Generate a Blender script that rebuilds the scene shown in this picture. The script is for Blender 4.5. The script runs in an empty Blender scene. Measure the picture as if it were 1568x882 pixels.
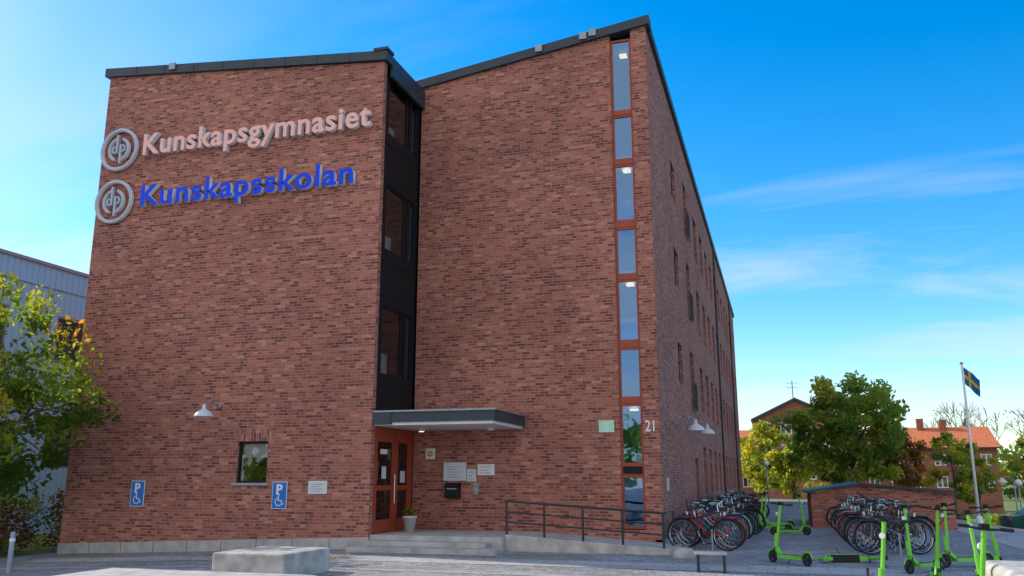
import bpy, math, random
import numpy as np
from mathutils import Vector, Matrix
random.seed(7); rng=np.random.default_rng(7)
C=bpy.context.scene.collection
sc=bpy.context.scene
sc.view_settings.view_transform='Standard'
# ------------------------------------------------------------------ materials
def newmat(name):
    m=bpy.data.materials.new(name);m.use_nodes=True;nt=m.node_tree
    b=nt.nodes["Principled BSDF"];return m,nt,b
def plain(name,col,rough=.6,metal=0,var=.12,scale=6,bump=0,spec=.4):
    m,nt,b=newmat(name);N=nt.nodes;L=nt.links
    geo=N.new("ShaderNodeTexCoord");no=N.new("ShaderNodeTexNoise");no.inputs["Scale"].default_value=scale;no.inputs["Detail"].default_value=6
    L.new(geo.outputs["Object"],no.inputs["Vector"])
    r=N.new("ShaderNodeMapRange");r.inputs[1].default_value=.3;r.inputs[2].default_value=.7;r.inputs[3].default_value=1-var;r.inputs[4].default_value=1+var
    L.new(no.outputs[0],r.inputs[0])
    mx=N.new("ShaderNodeMix");mx.data_type='RGBA';mx.blend_type='MULTIPLY';mx.inputs[0].default_value=1
    mx.inputs[6].default_value=(*col,1);L.new(r.outputs[0],mx.inputs[7]);L.new(mx.outputs[2],b.inputs["Base Color"])
    b.inputs["Roughness"].default_value=rough;b.inputs["Metallic"].default_value=metal;b.inputs["Specular IOR Level"].default_value=spec
    if bump:
        bp=N.new("ShaderNodeBump");bp.inputs["Strength"].default_value=bump;bp.inputs["Distance"].default_value=.01
        L.new(no.outputs[0],bp.inputs["Height"]);L.new(bp.outputs[0],b.inputs["Normal"])
    return m
def brickmat(name,ramp,mortar,bw=.25,rh=.075,ms=.011,swap=False,bumpd=.012,rough=.9,horizontal=False,wea=.14):
    m,nt,b=newmat(name);N=nt.nodes;L=nt.links
    g=N.new("ShaderNodeNewGeometry");sp=N.new("ShaderNodeSeparateXYZ");L.new(g.outputs["Position"],sp.inputs[0])
    cb=N.new("ShaderNodeCombineXYZ")
    if horizontal:
        L.new(sp.outputs[0],cb.inputs[0]);L.new(sp.outputs[1],cb.inputs[1])
    else:
        sn=N.new("ShaderNodeSeparateXYZ");L.new(g.outputs["True Normal"],sn.inputs[0])
        ab=N.new("ShaderNodeMath");ab.operation='ABSOLUTE';L.new(sn.outputs[0],ab.inputs[0])
        gt=N.new("ShaderNodeMath");gt.operation='GREATER_THAN';gt.inputs[1].default_value=.5;L.new(ab.outputs[0],gt.inputs[0])
        mi=N.new("ShaderNodeMix");L.new(gt.outputs[0],mi.inputs[0]);L.new(sp.outputs[0],mi.inputs[2]);L.new(sp.outputs[1],mi.inputs[3])
        a,c=(0,1) if not swap else (1,0)
        L.new(mi.outputs[0],cb.inputs[a]);L.new(sp.outputs[2],cb.inputs[c])
    br=N.new("ShaderNodeTexBrick");L.new(cb.outputs[0],br.inputs["Vector"])
    br.inputs["Color1"].default_value=(0,0,0,1);br.inputs["Color2"].default_value=(1,1,1,1);br.inputs["Mortar"].default_value=(.5,.5,.5,1)
    br.inputs["Scale"].default_value=1;br.inputs["Mortar Size"].default_value=ms;br.inputs["Mortar Smooth"].default_value=.15
    br.inputs["Brick Width"].default_value=bw;br.inputs["Row Height"].default_value=rh
    br.squash=.62;br.squash_frequency=3;br.offset=.5
    cr=N.new("ShaderNodeValToRGB");L.new(br.outputs["Color"],cr.inputs[0])
    el=cr.color_ramp.elements
    while len(el)>1: el.remove(el[-1])
    el[0].position=ramp[0][0];el[0].color=(*ramp[0][1],1)
    for p,c in ramp[1:]:
        e=el.new(p);e.color=(*c,1)
    n1=N.new("ShaderNodeTexNoise");n1.inputs["Scale"].default_value=.45;n1.inputs["Detail"].default_value=5;L.new(g.outputs["Position"],n1.inputs["Vector"])
    n2=N.new("ShaderNodeTexNoise");n2.inputs["Scale"].default_value=45;n2.inputs["Detail"].default_value=3;L.new(g.outputs["Position"],n2.inputs["Vector"])
    ad=N.new("ShaderNodeMath");ad.operation='ADD';L.new(n1.outputs[0],ad.inputs[0]);L.new(n2.outputs[0],ad.inputs[1])
    r=N.new("ShaderNodeMapRange");r.inputs[1].default_value=.7;r.inputs[2].default_value=1.3;r.inputs[3].default_value=1-wea;r.inputs[4].default_value=1+wea;L.new(ad.outputs[0],r.inputs[0])
    mm=N.new("ShaderNodeMix");mm.data_type='RGBA';L.new(br.outputs["Fac"],mm.inputs[0]);L.new(cr.outputs[0],mm.inputs[6]);mm.inputs[7].default_value=(*mortar,1)
    mx=N.new("ShaderNodeMix");mx.data_type='RGBA';mx.blend_type='MULTIPLY';mx.inputs[0].default_value=1
    L.new(mm.outputs[2],mx.inputs[6]);L.new(r.outputs[0],mx.inputs[7]);L.new(mx.outputs[2],b.inputs["Base Color"])
    b.inputs["Roughness"].default_value=rough;b.inputs["Specular IOR Level"].default_value=.25
    hm=N.new("ShaderNodeMath");hm.operation='MULTIPLY_ADD';hm.inputs[1].default_value=-1.0;L.new(br.outputs["Fac"],hm.inputs[0])
    h2=N.new("ShaderNodeMath");h2.operation='MULTIPLY';h2.inputs[1].default_value=.5;L.new(br.outputs["Color"],h2.inputs[0]);L.new(h2.outputs[0],hm.inputs[2])
    bp=N.new("ShaderNodeBump");bp.inputs["Strength"].default_value=.6;bp.inputs["Distance"].default_value=bumpd
    L.new(hm.outputs[0],bp.inputs["Height"]);L.new(bp.outputs[0],b.inputs["Normal"])
    return m
RAMP=[(0,(.165,.048,.040)),(.14,(.225,.062,.049)),(.35,(.335,.094,.068)),(.62,(.40,.122,.083)),(.88,(.46,.158,.108)),(1,(.53,.235,.165))]
M={}
M['brick']=brickmat("red_brick",RAMP,(.33,.215,.18),wea=.2)
M['soldier']=brickmat("soldier_brick",RAMP,(.33,.215,.18),swap=True,wea=.2)
M['farbrick']=brickmat("house_brick",[(0,(.24,.07,.04)),(1,(.36,.12,.07))],(.3,.24,.2),bw=.5,rh=.15)
M['pave']=brickmat("paving_setts",[(0,(.22,.215,.22)),(.5,(.30,.29,.29)),(1,(.37,.355,.35))],(.16,.155,.15),bw=.21,rh=.14,ms=.008,horizontal=True,bumpd=.006,wea=.28)
M['slab']=brickmat("paving_slabs",[(0,(.38,.365,.355)),(1,(.46,.44,.425))],(.2,.19,.18),bw=.7,rh=.35,ms=.01,horizontal=True,bumpd=.006,wea=.2)
M['concrete']=plain("concrete",(.42,.40,.38),.85,var=.22,scale=3,bump=.4)
M['concrete2']=plain("light_concrete",(.44,.41,.375),.85,var=.28,scale=4,bump=.5)
M['asphalt']=plain("asphalt",(.10,.098,.10),.9,var=.2,scale=2,bump=.3)
M['grass']=plain("grass",(.16,.20,.045),.95,var=.45,scale=1.2,bump=.8)
M['roof']=plain("dark_roof_metal",(.035,.045,.06),.45,var=.15,scale=1.5)
M['zinc']=plain("zinc_flashing",(.30,.33,.36),.4,metal=.6)
M['black']=plain("black_frame",(.012,.013,.016),.5,spec=.2)
M['panel']=plain("black_panel",(.013,.014,.017),.5,var=.1,spec=.15)
M['redwood']=plain("red_wood_frame",(.36,.06,.025),.45,var=.15)
M['white']=plain("white_paint",(.78,.78,.76),.4,var=.05)
M['offwhite']=plain("sign_plate",(.62,.64,.66),.35,var=.06)
M['grey']=plain("grey_metal",(.30,.33,.37),.4,metal=.3)
M['darkmetal']=plain("dark_railing_metal",(.035,.04,.045),.45,metal=.3)
M['blue']=plain("blue_sign",(.01,.15,.58),.4,var=.05)
M['letblue']=plain("blue_letter_face",(.003,.06,.82),.35,var=.04,spec=.2)
M['letpink']=plain("salmon_letter_face",(.95,.52,.44),.5,var=.05,spec=.15)
M['letside']=plain("letter_side",(.76,.76,.80),.4,var=.05)
M['logo']=plain("logo_metal",(.42,.47,.56),.4,var=.05)
M['orange']=plain("orange_mark",(.75,.25,.08),.5)
M['green_sign']=plain("pale_green_sign",(.45,.72,.54),.4)
M['tile']=plain("orange_roof_tile",(.58,.17,.065),.8,var=.2,scale=3,bump=.5)
M['interior']=plain("interior_wall",(.15,.15,.155),.9,var=.1)
M['blind']=plain("window_blind",(.60,.62,.66),.8)
M['tyre']=plain("rubber",(.02,.02,.02),.8)
M['chrome']=plain("bright_metal",(.55,.56,.58),.3,metal=.9)
M['greenpaint']=plain("scooter_green",(.17,.56,.035),.35,var=.08)
M['bark']=plain("bark",(.13,.10,.07),.9,var=.3,scale=8,bump=.6)
M['leather']=plain("saddle_black",(.025,.022,.02),.6)
M['wicker']=plain("basket_wire",(.06,.055,.05),.6)
M['carglass']=plain("car_glass",(.02,.025,.03),.08)
M['darkglass']=plain("dark_window_glass",(.03,.05,.075),.35,spec=.2)
M['carpaint']=plain("car_paint_green",(.012,.07,.06),.2,var=.04)
M['yellow']=plain("flag_yellow",(.6,.42,.03),.8)
M['flagblue']=plain("flag_blue",(.01,.11,.33),.8)
M['terracotta']=plain("pot_white",(.6,.58,.55),.6)
def bikepaint():
    m,nt,b=newmat("bicycle_paint");N=nt.nodes;L=nt.links
    oi=N.new("ShaderNodeObjectInfo");cr=N.new("ShaderNodeValToRGB");cr.color_ramp.interpolation='CONSTANT'
    L.new(oi.outputs["Random"],cr.inputs[0]);el=cr.color_ramp.elements
    cols=[(.02,.02,.025),(.45,.46,.48),(.03,.07,.28),(.40,.02,.02),(.03,.03,.03),(.16,.17,.18),(.45,.42,.34),(.02,.16,.14)]
    el[0].position=0;el[0].color=(*cols[0],1);el[1].position=.125;el[1].color=(*cols[1],1)
    for i in range(2,8):
        e=el.new(i*.125);e.color=(*cols[i],1)
    L.new(cr.outputs[0],b.inputs["Base Color"]);b.inputs["Roughness"].default_value=.3;return m
M['bike']=bikepaint()
def glass(name,refl,tint,gcol=(.92,.96,1)):
    m=bpy.data.materials.new(name);m.use_nodes=True;nt=m.node_tree;N=nt.nodes;L=nt.links;N.clear()
    o=N.new("ShaderNodeOutputMaterial");mx=N.new("ShaderNodeMixShader");t=N.new("ShaderNodeBsdfTransparent");g=N.new("ShaderNodeBsdfGlossy")
    g.inputs["Roughness"].default_value=.02;t.inputs[0].default_value=(*tint,1);g.inputs[0].default_value=(*gcol,1)
    lw=N.new("ShaderNodeLayerWeight");lw.inputs[0].default_value=.35
    mr=N.new("ShaderNodeMapRange");mr.inputs[3].default_value=refl;mr.inputs[4].default_value=1;L.new(lw.outputs["Fresnel"],mr.inputs[0])
    no=N.new("ShaderNodeTexNoise");no.inputs["Scale"].default_value=1.3;g2=N.new("ShaderNodeNewGeometry");L.new(g2.outputs["Position"],no.inputs[0])
    bp=N.new("ShaderNodeBump");bp.inputs["Strength"].default_value=.15;bp.inputs["Distance"].default_value=.03;L.new(no.outputs[0],bp.inputs["Height"]);L.new(bp.outputs[0],g.inputs["Normal"])
    L.new(mr.outputs[0],mx.inputs[0]);L.new(t.outputs[0],mx.inputs[1]);L.new(g.outputs[0],mx.inputs[2]);L.new(mx.outputs[0],o.inputs[0]);return m
M['glass']=glass("window_glass",.06,(.75,.8,.8))
M['skyglass']=glass("coated_glass",.30,(.42,.52,.65),(.36,.62,1.))
def emis(name,col,s):
    m,nt,b=newmat(name);b.inputs["Base Color"].default_value=(*col,1);b.inputs["Emission Color"].default_value=(*col,1);b.inputs["Emission Strength"].default_value=s;return m
M['lamp_on']=emis("lit_lamp",(1,.72,.35),2.6)
def metalpanels():
    m,nt,b=newmat("metal_cladding");N=nt.nodes;L=nt.links
    g=N.new("ShaderNodeNewGeometry");w=N.new("ShaderNodeTexWave");w.bands_direction='Y';w.inputs["Scale"].default_value=1.1;w.inputs["Distortion"].default_value=0
    L.new(g.outputs["Position"],w.inputs[0]);cr=N.new("ShaderNodeValToRGB");cr.color_ramp.elements[0].color=(.22,.46,.66,1);cr.color_ramp.elements[1].color=(.30,.60,.84,1);cr.color_ramp.elements[1].position=.12
    L.new(w.outputs[0],cr.inputs[0]);L.new(cr.outputs[0],b.inputs["Base Color"]);b.inputs["Roughness"].default_value=.6
    return m
M['clad']=metalpanels()
def leafmat(name,ramp):
    m=bpy.data.materials.new(name);m.use_nodes=True;nt=m.node_tree;N=nt.nodes;L=nt.links;N.clear()
    o=N.new("ShaderNodeOutputMaterial");at=N.new("ShaderNodeAttribute");at.attribute_name="tint"
    cr=N.new("ShaderNodeValToRGB");el=cr.color_ramp.elements
    el[0].position=ramp[0][0];el[0].color=(*ramp[0][1],1);el[1].position=ramp[-1][0];el[1].color=(*ramp[-1][1],1)
    for p,c in ramp[1:-1]:
        e=el.new(p);e.color=(*c,1)
    L.new(at.outputs["Fac"],cr.inputs[0])
    d=N.new("ShaderNodeBsdfDiffuse");t=N.new("ShaderNodeBsdfTranslucent");mx=N.new("ShaderNodeMixShader");mx.inputs[0].default_value=.52
    hs=N.new("ShaderNodeHueSaturation");hs.inputs["Value"].default_value=1.9;hs.inputs["Saturation"].default_value=1.05;L.new(cr.outputs[0],hs.inputs["Color"])
    L.new(cr.outputs[0],d.inputs[0]);L.new(hs.outputs[0],t.inputs[0]);L.new(d.outputs[0],mx.inputs[1]);L.new(t.outputs[0],mx.inputs[2]);L.new(mx.outputs[0],o.inputs[0]);return m
M['leaf_maple']=leafmat("maple_leaves",[(0,(.07,.115,.02)),(.4,(.16,.22,.03)),(.75,(.42,.36,.04)),(1,(.52,.24,.04))])
M['leaf_green']=leafmat("linden_leaves",[(0,(.09,.145,.03)),(.5,(.22,.28,.05)),(.8,(.38,.37,.06)),(1,(.54,.36,.06))])
M['leaf_yellow']=leafmat("birch_leaves",[(0,(.15,.20,.03)),(.5,(.33,.33,.05)),(1,(.55,.46,.06))])
M['leaf_red']=leafmat("shrub_leaves",[(0,(.10,.04,.02)),(.5,(.20,.09,.03)),(1,(.24,.19,.04))])
# ------------------------------------------------------------------ mesh builder
class MB:
    def __init__(s): s.v=[];s.f=[];s.m=[];s.mats=[]
    def mi(s,k):
        if k not in s.mats: s.mats.append(k)
        return s.mats.index(k)
    def add(s,vs,fs,k):
        n=len(s.v);s.v+= [tuple(v) for v in vs];i=s.mi(k)
        for f in fs: s.f.append([n+a for a in f]);s.m.append(i)
    def box(s,x0,x1,y0,y1,z0,z1,k):
        s.hexa([(x0,y0,z0),(x1,y0,z0),(x1,y1,z0),(x0,y1,z0),(x0,y0,z1),(x1,y0,z1),(x1,y1,z1),(x0,y1,z1)],k)
    def hexa(s,v,k): s.add(v,[(0,3,2,1),(4,5,6,7),(0,1,5,4),(1,2,6,5),(2,3,7,6),(3,0,4,7)],k)
    def tube(s,p,q,r,k,n=6,r2=None):
        p=Vector(p);q=Vector(q);d=(q-p)
        if d.length<1e-6:return
        d.normalize();a=d.orthogonal().normalized();b=d.cross(a);r2=r if r2 is None else r2
        vs=[p+(a*math.cos(t)+b*math.sin(t))*r for t in [2*math.pi*i/n for i in range(n)]]+[q+(a*math.cos(t)+b*math.sin(t))*r2 for t in [2*math.pi*i/n for i in range(n)]]
        s.add(vs,[(i,(i+1)%n,n+(i+1)%n,n+i) for i in range(n)]+[tuple(range(n))[::-1],tuple(range(n,2*n))],k)
    def path(s,pts,r,k,n=6):
        for a,b in zip(pts[:-1],pts[1:]): s.tube(a,b,r,k,n)
    def torus(s,c,R,r,k,axis='y',n=28,m=6,a0=0,a1=2*math.pi):
        full=abs(a1-a0-2*math.pi)<1e-4;cnt=n if full else n+1;vs=[]
        for i in range(cnt):
            t=a0+(a1-a0)*i/n
            for j in range(m):
                p=2*math.pi*j/m;rr=R+r*math.cos(p);o=r*math.sin(p)
                l=(rr*math.cos(t),o,rr*math.sin(t)) if axis=='y' else (rr*math.cos(t),rr*math.sin(t),o)
                vs.append((c[0]+l[0],c[1]+l[1],c[2]+l[2]))
        fs=[]
        for i in range(n):
            i2=(i+1)%cnt
            for j in range(m): fs.append((i*m+j,i2*m+j,i2*m+(j+1)%m,i*m+(j+1)%m))
        s.add(vs,fs,k)
    def lathe(s,c,prof,k,n=20,axis='z'):
        vs=[]
        for r,z in prof:
            for i in range(n):
                t=2*math.pi*i/n;vs.append((c[0]+r*math.cos(t),c[1]+r*math.sin(t),c[2]+z))
        fs=[]
        for a in range(len(prof)-1):
            for i in range(n): fs.append((a*n+i,a*n+(i+1)%n,(a+1)*n+(i+1)%n,(a+1)*n+i))
        s.add(vs,fs,k)
    def arc(s,cx,cz,y0,y1,r0,r1,a0,a1,k,n=28):
        vs=[];
        for i in range(n+1):
            t=math.radians(a0+(a1-a0)*i/n);c,sn=math.cos(t),math.sin(t)
            vs+=[(cx+r0*c,y0,cz+r0*sn),(cx+r1*c,y0,cz+r1*sn),(cx+r1*c,y1,cz+r1*sn),(cx+r0*c,y1,cz+r0*sn)]
        fs=[]
        for i in range(n):
            for j in range(4): fs.append((i*4+j,i*4+(j+1)%4,(i+1)*4+(j+1)%4,(i+1)*4+j))
        fs+=[(0,1,2,3),(n*4+3,n*4+2,n*4+1,n*4)]
        s.add(vs,fs,k)
    def mesh(s,name):
        me=bpy.data.meshes.new(name);me.from_pydata(s.v,[],s.f)
        for k in s.mats: me.materials.append(M[k])
        me.polygons.foreach_set("material_index",s.m);me.update();return me
    def obj(s,name,parent=None,smooth=False,bevel=0,loc=None):
        me=s.mesh(name)
        if smooth: me.polygons.foreach_set("use_smooth",[True]*len(me.polygons))
        o=bpy.data.objects.new(name,me);C.objects.link(o)
        if parent: o.parent=parent
        if loc: o.location=loc
        if bevel:
            b=o.modifiers.new("bevel",'BEVEL');b.width=bevel;b.segments=2;b.limit_method='ANGLE'
        return o
def empty(name,loc=(0,0,0)):
    e=bpy.data.objects.new(name,None);e.location=loc;C.objects.link(e);return e
def wall(mb,ox,oy,ux,uy,nx,ny,u0,u1,z0,zt,holes,k,depth=.16):
    P=lambda u,z,d=0:(ox+ux*u-nx*d,oy+uy*u-ny*d,z)
    us=sorted(set([u0,u1]+[h[0] for h in holes]+[h[1] for h in holes]))
    zs=sorted(set([z0]+[h[2] for h in holes]+[h[3] for h in holes]))
    for a,b in zip(us[:-1],us[1:]):
        cu=(a+b)/2
        for c,d in zip(zs[:-1],zs[1:]):
            cz=(c+d)/2
            if any(h[0]<cu<h[1] and h[2]<cz<h[3] for h in holes): continue
            mb.add([P(a,c),P(b,c),P(b,d),P(a,d)],[(0,1,2,3)],k)
        mb.add([P(a,zs[-1]),P(b,zs[-1]),P(b,zt(b)),P(a,zt(a))],[(0,1,2,3)],k)
    for h in holes:
        a,b,c,d=h[:4]
        for (p,q) in [((a,c),(b,c)),((b,c),(b,d)),((b,d),(a,d)),((a,d),(a,c))]:
            mb.add([P(*p),P(*q),P(*q,depth),P(*p,depth)],[(0,1,2,3)],k)
def obox(mb,ox,oy,ux,uy,nx,ny,a,b,d0,d1,z0,z1,k):
    P=lambda u,d,z:(ox+ux*u-nx*d,oy+uy*u-ny*d,z)
    mb.hexa([P(a,d0,z0),P(b,d0,z0),P(b,d1,z0),P(a,d1,z0),P(a,d0,z1),P(b,d0,z1),P(b,d1,z1),P(a,d1,z1)],k)
def window(mb,B,a,b,z0,z1,fk='black',gk='glass',fw=.06,depth=.12,mull=None,room=.7,trans=None):
    obox(mb,*B,a,b,depth-.03,depth+.04,z0,z0+fw,fk);obox(mb,*B,a,b,depth-.03,depth+.04,z1-fw,z1,fk)
    obox(mb,*B,a,a+fw,depth-.03,depth+.04,z0+fw,z1-fw,fk);obox(mb,*B,b-fw,b,depth-.03,depth+.04,z0+fw,z1-fw,fk)
    for m_ in (mull or []): obox(mb,*B,m_-fw/2,m_+fw/2,depth-.025,depth+.03,z0+fw,z1-fw,fk)
    for t in (trans or []): obox(mb,*B,a+fw,b-fw,depth-.022,depth+.028,t-fw/2,t+fw/2,fk)
    ox,oy,ux,uy,nx,ny=B;P=lambda u,d,z:(ox+ux*u-nx*d,oy+uy*u-ny*d,z);g=depth+.005
    mb.add([P(a+fw,g,z0+fw),P(b-fw,g,z0+fw),P(b-fw,g,z1-fw),P(a+fw,g,z1-fw)],[(0,1,2,3)],gk)
    if room:
        r=depth+.045;R=r+room
        v=[P(a,r,z0),P(b,r,z0),P(b,r,z1),P(a,r,z1),P(a,R,z0),P(b,R,z0),P(b,R,z1),P(a,R,z1)]
        mb.add(v,[(0,1,5,4),(1,2,6,5),(2,3,7,6),(3,0,4,7),(4,5,6,7)],'interior')
def textmesh(name,body,x0,x1,zb,cap,yf,depth,face,side,parent=None,bold=.018,sp=1.0):
    def mk(s_):
        cu=bpy.data.curves.new("t","FONT");cu.body=s_;cu.size=1;cu.extrude=.05;cu.offset=bold;cu.resolution_u=4;cu.space_character=sp
        o=bpy.data.objects.new("t",cu);C.objects.link(o);dg=bpy.context.evaluated_depsgraph_get();dg.update()
        me=bpy.data.meshes.new_from_object(o.evaluated_get(dg));bpy.data.objects.remove(o);return me
    k=mk("K");cy=max(v.co.y for v in k.vertices)
    me=mk(body);xs=[v.co.x for v in me.vertices];mn,mx=min(xs),max(xs);s=cap/cy
    sx=(x1-x0)/(mx-mn)
    front=[p.normal.z>.5 for p in me.polygons]
    for v in me.vertices:
        x,y,z=v.co;v.co=(x0+(x-mn)*sx,yf+ (0 if z>0 else depth),zb+y*s)
    me.materials.clear();me.materials.append(M[face]);me.materials.append(M[side])
    for p,f in zip(me.polygons,front): p.material_index=0 if f else 1
    o=bpy.data.objects.new(name,me);C.objects.link(o)
    if parent:o.parent=parent
    return o
# ------------------------------------------------------------------ terrain
def sst(x,a,b):
    t=min(1,max(0,(x-a)/(b-a)));return t*t*(3-2*t)
def gz(x,y):
    z=0
    if x<-9.4: z-=min(.45,(-9.4-x)*.037)
    z+=sst(x,4,13)*max(-2.5,min(0,-.045*(y-24))) if y<72 else sst(x+(y-72)*.5,4,13)*-2.16-min(.34,(y-72)*.01)
    return z
xs=[-700,-300,-150,-80,-60,-45,-30,-24,-18.9,-16,-14,-12,-9.4,-6,-2.8,0,2,4,5,6,7,8,9,10,11,12,13,16,20,26,34,45,60,90,150,300,700]
ys=[-200,-60,-20,0,8,12,15,16.5,17.5,20,22,24,27,30,33,36,40,44,46,50,54,58,62,66,70,72,76,80,86,92,100,115,130,160,220,400,900]
mb=MB();nx_=len(xs)
mb.v=[(x,y,gz(x,y)) for y in ys for x in xs]
for j in range(len(ys)-1):
    for i in range(nx_-1):
        cx=(xs[i]+xs[i+1])/2;cy=(ys[j]+ys[j+1])/2
        if cx<-18.9: k='grass' if cy>16.5 else 'pave'
        elif cx<10 and cy<44: k='pave'
        elif cx<6 and cy<72: k='pave'
        elif 46<cy<54: k='asphalt'
        elif 10<cx<13 and cy<46: k='slab'
        elif 62<cy<70 and cx>9: k='asphalt'
        else: k='grass'
        if abs(cx)>150: k='grass'
        mb.f.append([j*nx_+i,j*nx_+i+1,(j+1)*nx_+i+1,(j+1)*nx_+i]);mb.m.append(mb.mi(k))
mb.obj("ground")
def drape(name,x0,x1,y0,y1,k,h=.006,nx=12,ny=12):
    b=MB();b.v=[(x0+(x1-x0)*i/nx,y0+(y1-y0)*j/ny,gz(x0+(x1-x0)*i/nx,y0+(y1-y0)*j/ny)+h) for j in range(ny+1) for i in range(nx+1)]
    b.f=[[j*(nx+1)+i,j*(nx+1)+i+1,(j+1)*(nx+1)+i+1,(j+1)*(nx+1)+i] for j in range(ny) for i in range(nx)];b.m=[b.mi(k)]*len(b.f);return b.obj(name)
drape("pavement",-17,9,16.2,17.4,'slab')
drape("pavement",5.2,9.6,19,44,'slab')
for i,y in enumerate((14.6,12.4)): drape("pavement_band",-17,9,y,y+.22,'slab',.005)
w=MB()
for x0 in np.arange(6,60,2.0):
    for yk in (45.9,54.0):
        z0=gz(x0,yk);z1=gz(x0+2,yk);w.hexa([(x0,yk,z0-.1),(x0+1.99,yk,z1-.1),(x0+1.99,yk+.16,z1-.1),(x0,yk+.16,z0-.1),(x0,yk,z0+.12),(x0+1.99,yk,z1+.12),(x0+1.99,yk+.16,z1+.12),(x0,yk+.16,z0+.12)],'concrete')
w.obj("kerb")
# ------------------------------------------------------------------ school building
XL,XA,XS=-18.4,-9.4,-2.8;YA,YB,YE=19.02,21.55,67.
sch=empty("brick_school_building")
A_=(0,YA,1,0,0,-1);B_=(0,YB,1,0,0,-1);G_=(XA,0,0,1,1,0);S_=(XS,0,0,1,1,0)
ztA=lambda x:13.3+(x-XL)/(XA-XL)*(12.45-13.3)
ztB=lambda x:12.95+(x-XA)/(XS-XA)*(13.78-12.95)
w=MB()
wall(w,*A_,XL,XA,-.6,ztA,[(-13.12,-12.24,1.50,2.52)],'brick')
zB=lambda x:ztB(x)
wall(w,*B_,XA,-3.80,-.3,zB,[],'brick');wall(w,*B_,-3.22,XS,-.3,zB,[],'brick')
wall(w,*B_,-3.80,-3.22,-.3,lambda x:.38,[],'brick')
w.add([(-3.8,YB,.38),(-3.8,YB+.14,.38),(-3.8,YB+.14,ztB(-3.8)),(-3.8,YB,ztB(-3.8))],[(0,1,2,3)],'brick')
w.add([(-3.22,YB,.38),(-3.22,YB+.14,.38),(-3.22,YB+.14,ztB(-3.22)),(-3.22,YB,ztB(-3.22))],[(0,1,2,3)],'brick')
wall(w,*G_,YA,YA+.17,-.3,lambda u:12.45,[],'brick')
hs=[]
for t in (11.75,8.8,5.75): hs.append((26.5,27.7,t-1.25,t))
for t in (12.35,9.25,6.0): hs.append((30.4,31.6,t-2.1,t))
y=34.2
while y<65:
    for t in (12.1,9.0,5.9,2.8): hs.append((y,y+1.35,t-1.75,t))
    y+=2.8
hs.append((30.6,31.7,.1,2.3))
wall(w,*S_,YB,YE,-.4,lambda u:13.72,hs,'brick')
wall(w,XL,0,0,1,-1,0,YA,YE,-.9,lambda u:13.3,[],'brick')
wall(w,0,YE,1,0,0,1,XL,XS,-.6,lambda x:13.2,[],'brick')
w.obj("brick_walls",sch)
w=MB();obox(w,*A_,-13.22,-12.14,-.004,.02,2.522,2.83,'soldier');w.obj("soldier_course",sch)
w=MB()
w.hexa([(XL-.02,YA-.025,-.6),(XA+.02,YA-.025,-.3),(XA+.02,YA+.1,-.3),(XL-.02,YA+.1,-.6),(XL-.02,YA-.025,-.07),(XA+.02,YA-.025,.26),(XA+.02,YA+.1,.26),(XL-.02,YA+.1,-.07)],'concrete')
for i in range(1,9):
    x=XL+i*1.0;zt_=-.07+(x-XL)/9*.33
    w.box(x-.006,x+.006,YA-.028,YA-.02,-.5,zt_-.01,'black')
w.box(XS-.2,XS+.02,YB+.0,YE,-.4,.16,'concrete')
w.obj("plinth",sch)
# window strip facade B
w=MB();pan=[(.40,1.68),(1.93,3.45),(3.57,4.88),(5.02,6.67),(6.77,8.08),(8.23,9.84),(9.95,11.26),(11.35,13.5)]
for i,(z0,z1) in enumerate(pan):
    window(w,B_,-3.80,-3.22,z0,z1,'redwood','skyglass',fw=.06,depth=.10,room=.0)
for (a,b) in [(1.68,1.93),(3.45,3.57),(4.88,5.02),(6.67,6.77),(8.08,8.23),(9.84,9.95),(11.26,11.35)]:
    obox(w,*B_,-3.80,-3.22,.055,.15,a+.002,b-.002,'redwood')
obox(w,*B_,-3.75,-3.27,.04,.056,1.72,1.90,'panel')
v=[(-3.9,YB+.16,.3),(-3.1,YB+.16,.3),(-3.1,YB+.16,13.4),(-3.9,YB+.16,13.4),(-4.4,YB+2.2,.3),(-2.95,YB+2.2,.3),(-2.95,YB+2.2,13.4),(-4.4,YB+2.2,13.4)]
w.add(v,[(0,1,5,4),(1,2,6,5),(2,3,7,6),(3,0,4,7),(4,5,6,7)],'interior')
for z in (3.4,6.7,9.9): w.box(-4.2,-3.0,YB+.2,YB+2.1,z,z+.22,'white')
for z in (8.3,5.1,1.2): obox(w,*B_,-3.74,-3.28,.14,.15,z+.02,z+.55,'blind')
for z in (3.36,6.66,9.86,13.3): w.box(-3.62,-3.42,YB+.5,YB+.7,z-.05,z,'lamp_on')
w.obj("stair_window_strip",sch)
# glass corner
w=MB();yg0,yg1=YA+.17,YB
wall(w,XA-.05,0,0,1,1,0,yg0,yg1,3.1,lambda u:12.3,[(19.5,21.42,z,z+h) for z,h in ((4.15,1.8),(7.4,1.8),(10.6,1.65))],'panel',.05)
for z,h in ((4.15,1.8),(7.4,1.8),(10.6,1.65)):
    window(w,(XA-.05,0,0,1,1,0),19.5,21.0,z,z+h,'black','glass',.06,.06,mull=[20.75],room=0)
    window(w,(XA-.05,0,0,1,1,0),21.0,21.42,z,z+h,'black','skyglass',.06,.06,room=0)
    w.box(XA-1.6,XA-.14,19.35,21.5,z-.12,z-.02,'interior');w.box(XA-1.6,XA-.14,19.35,21.5,z+h+.02,z+h+.1,'interior')
    w.box(XA-1.7,XA-1.6,19.35,21.5,z-.12,z+h+.1,'interior')
    w.box(XA-1.6,XA-.14,19.25,19.35,z-.12,z+h+.1,'interior');w.box(XA-1.6,XA-.14,21.5,21.54,z-.12,z+h+.1,'interior')
    w.box(XA-.6,XA-.55,20.1,20.9,z-.02,z+.7,'blind')
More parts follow.
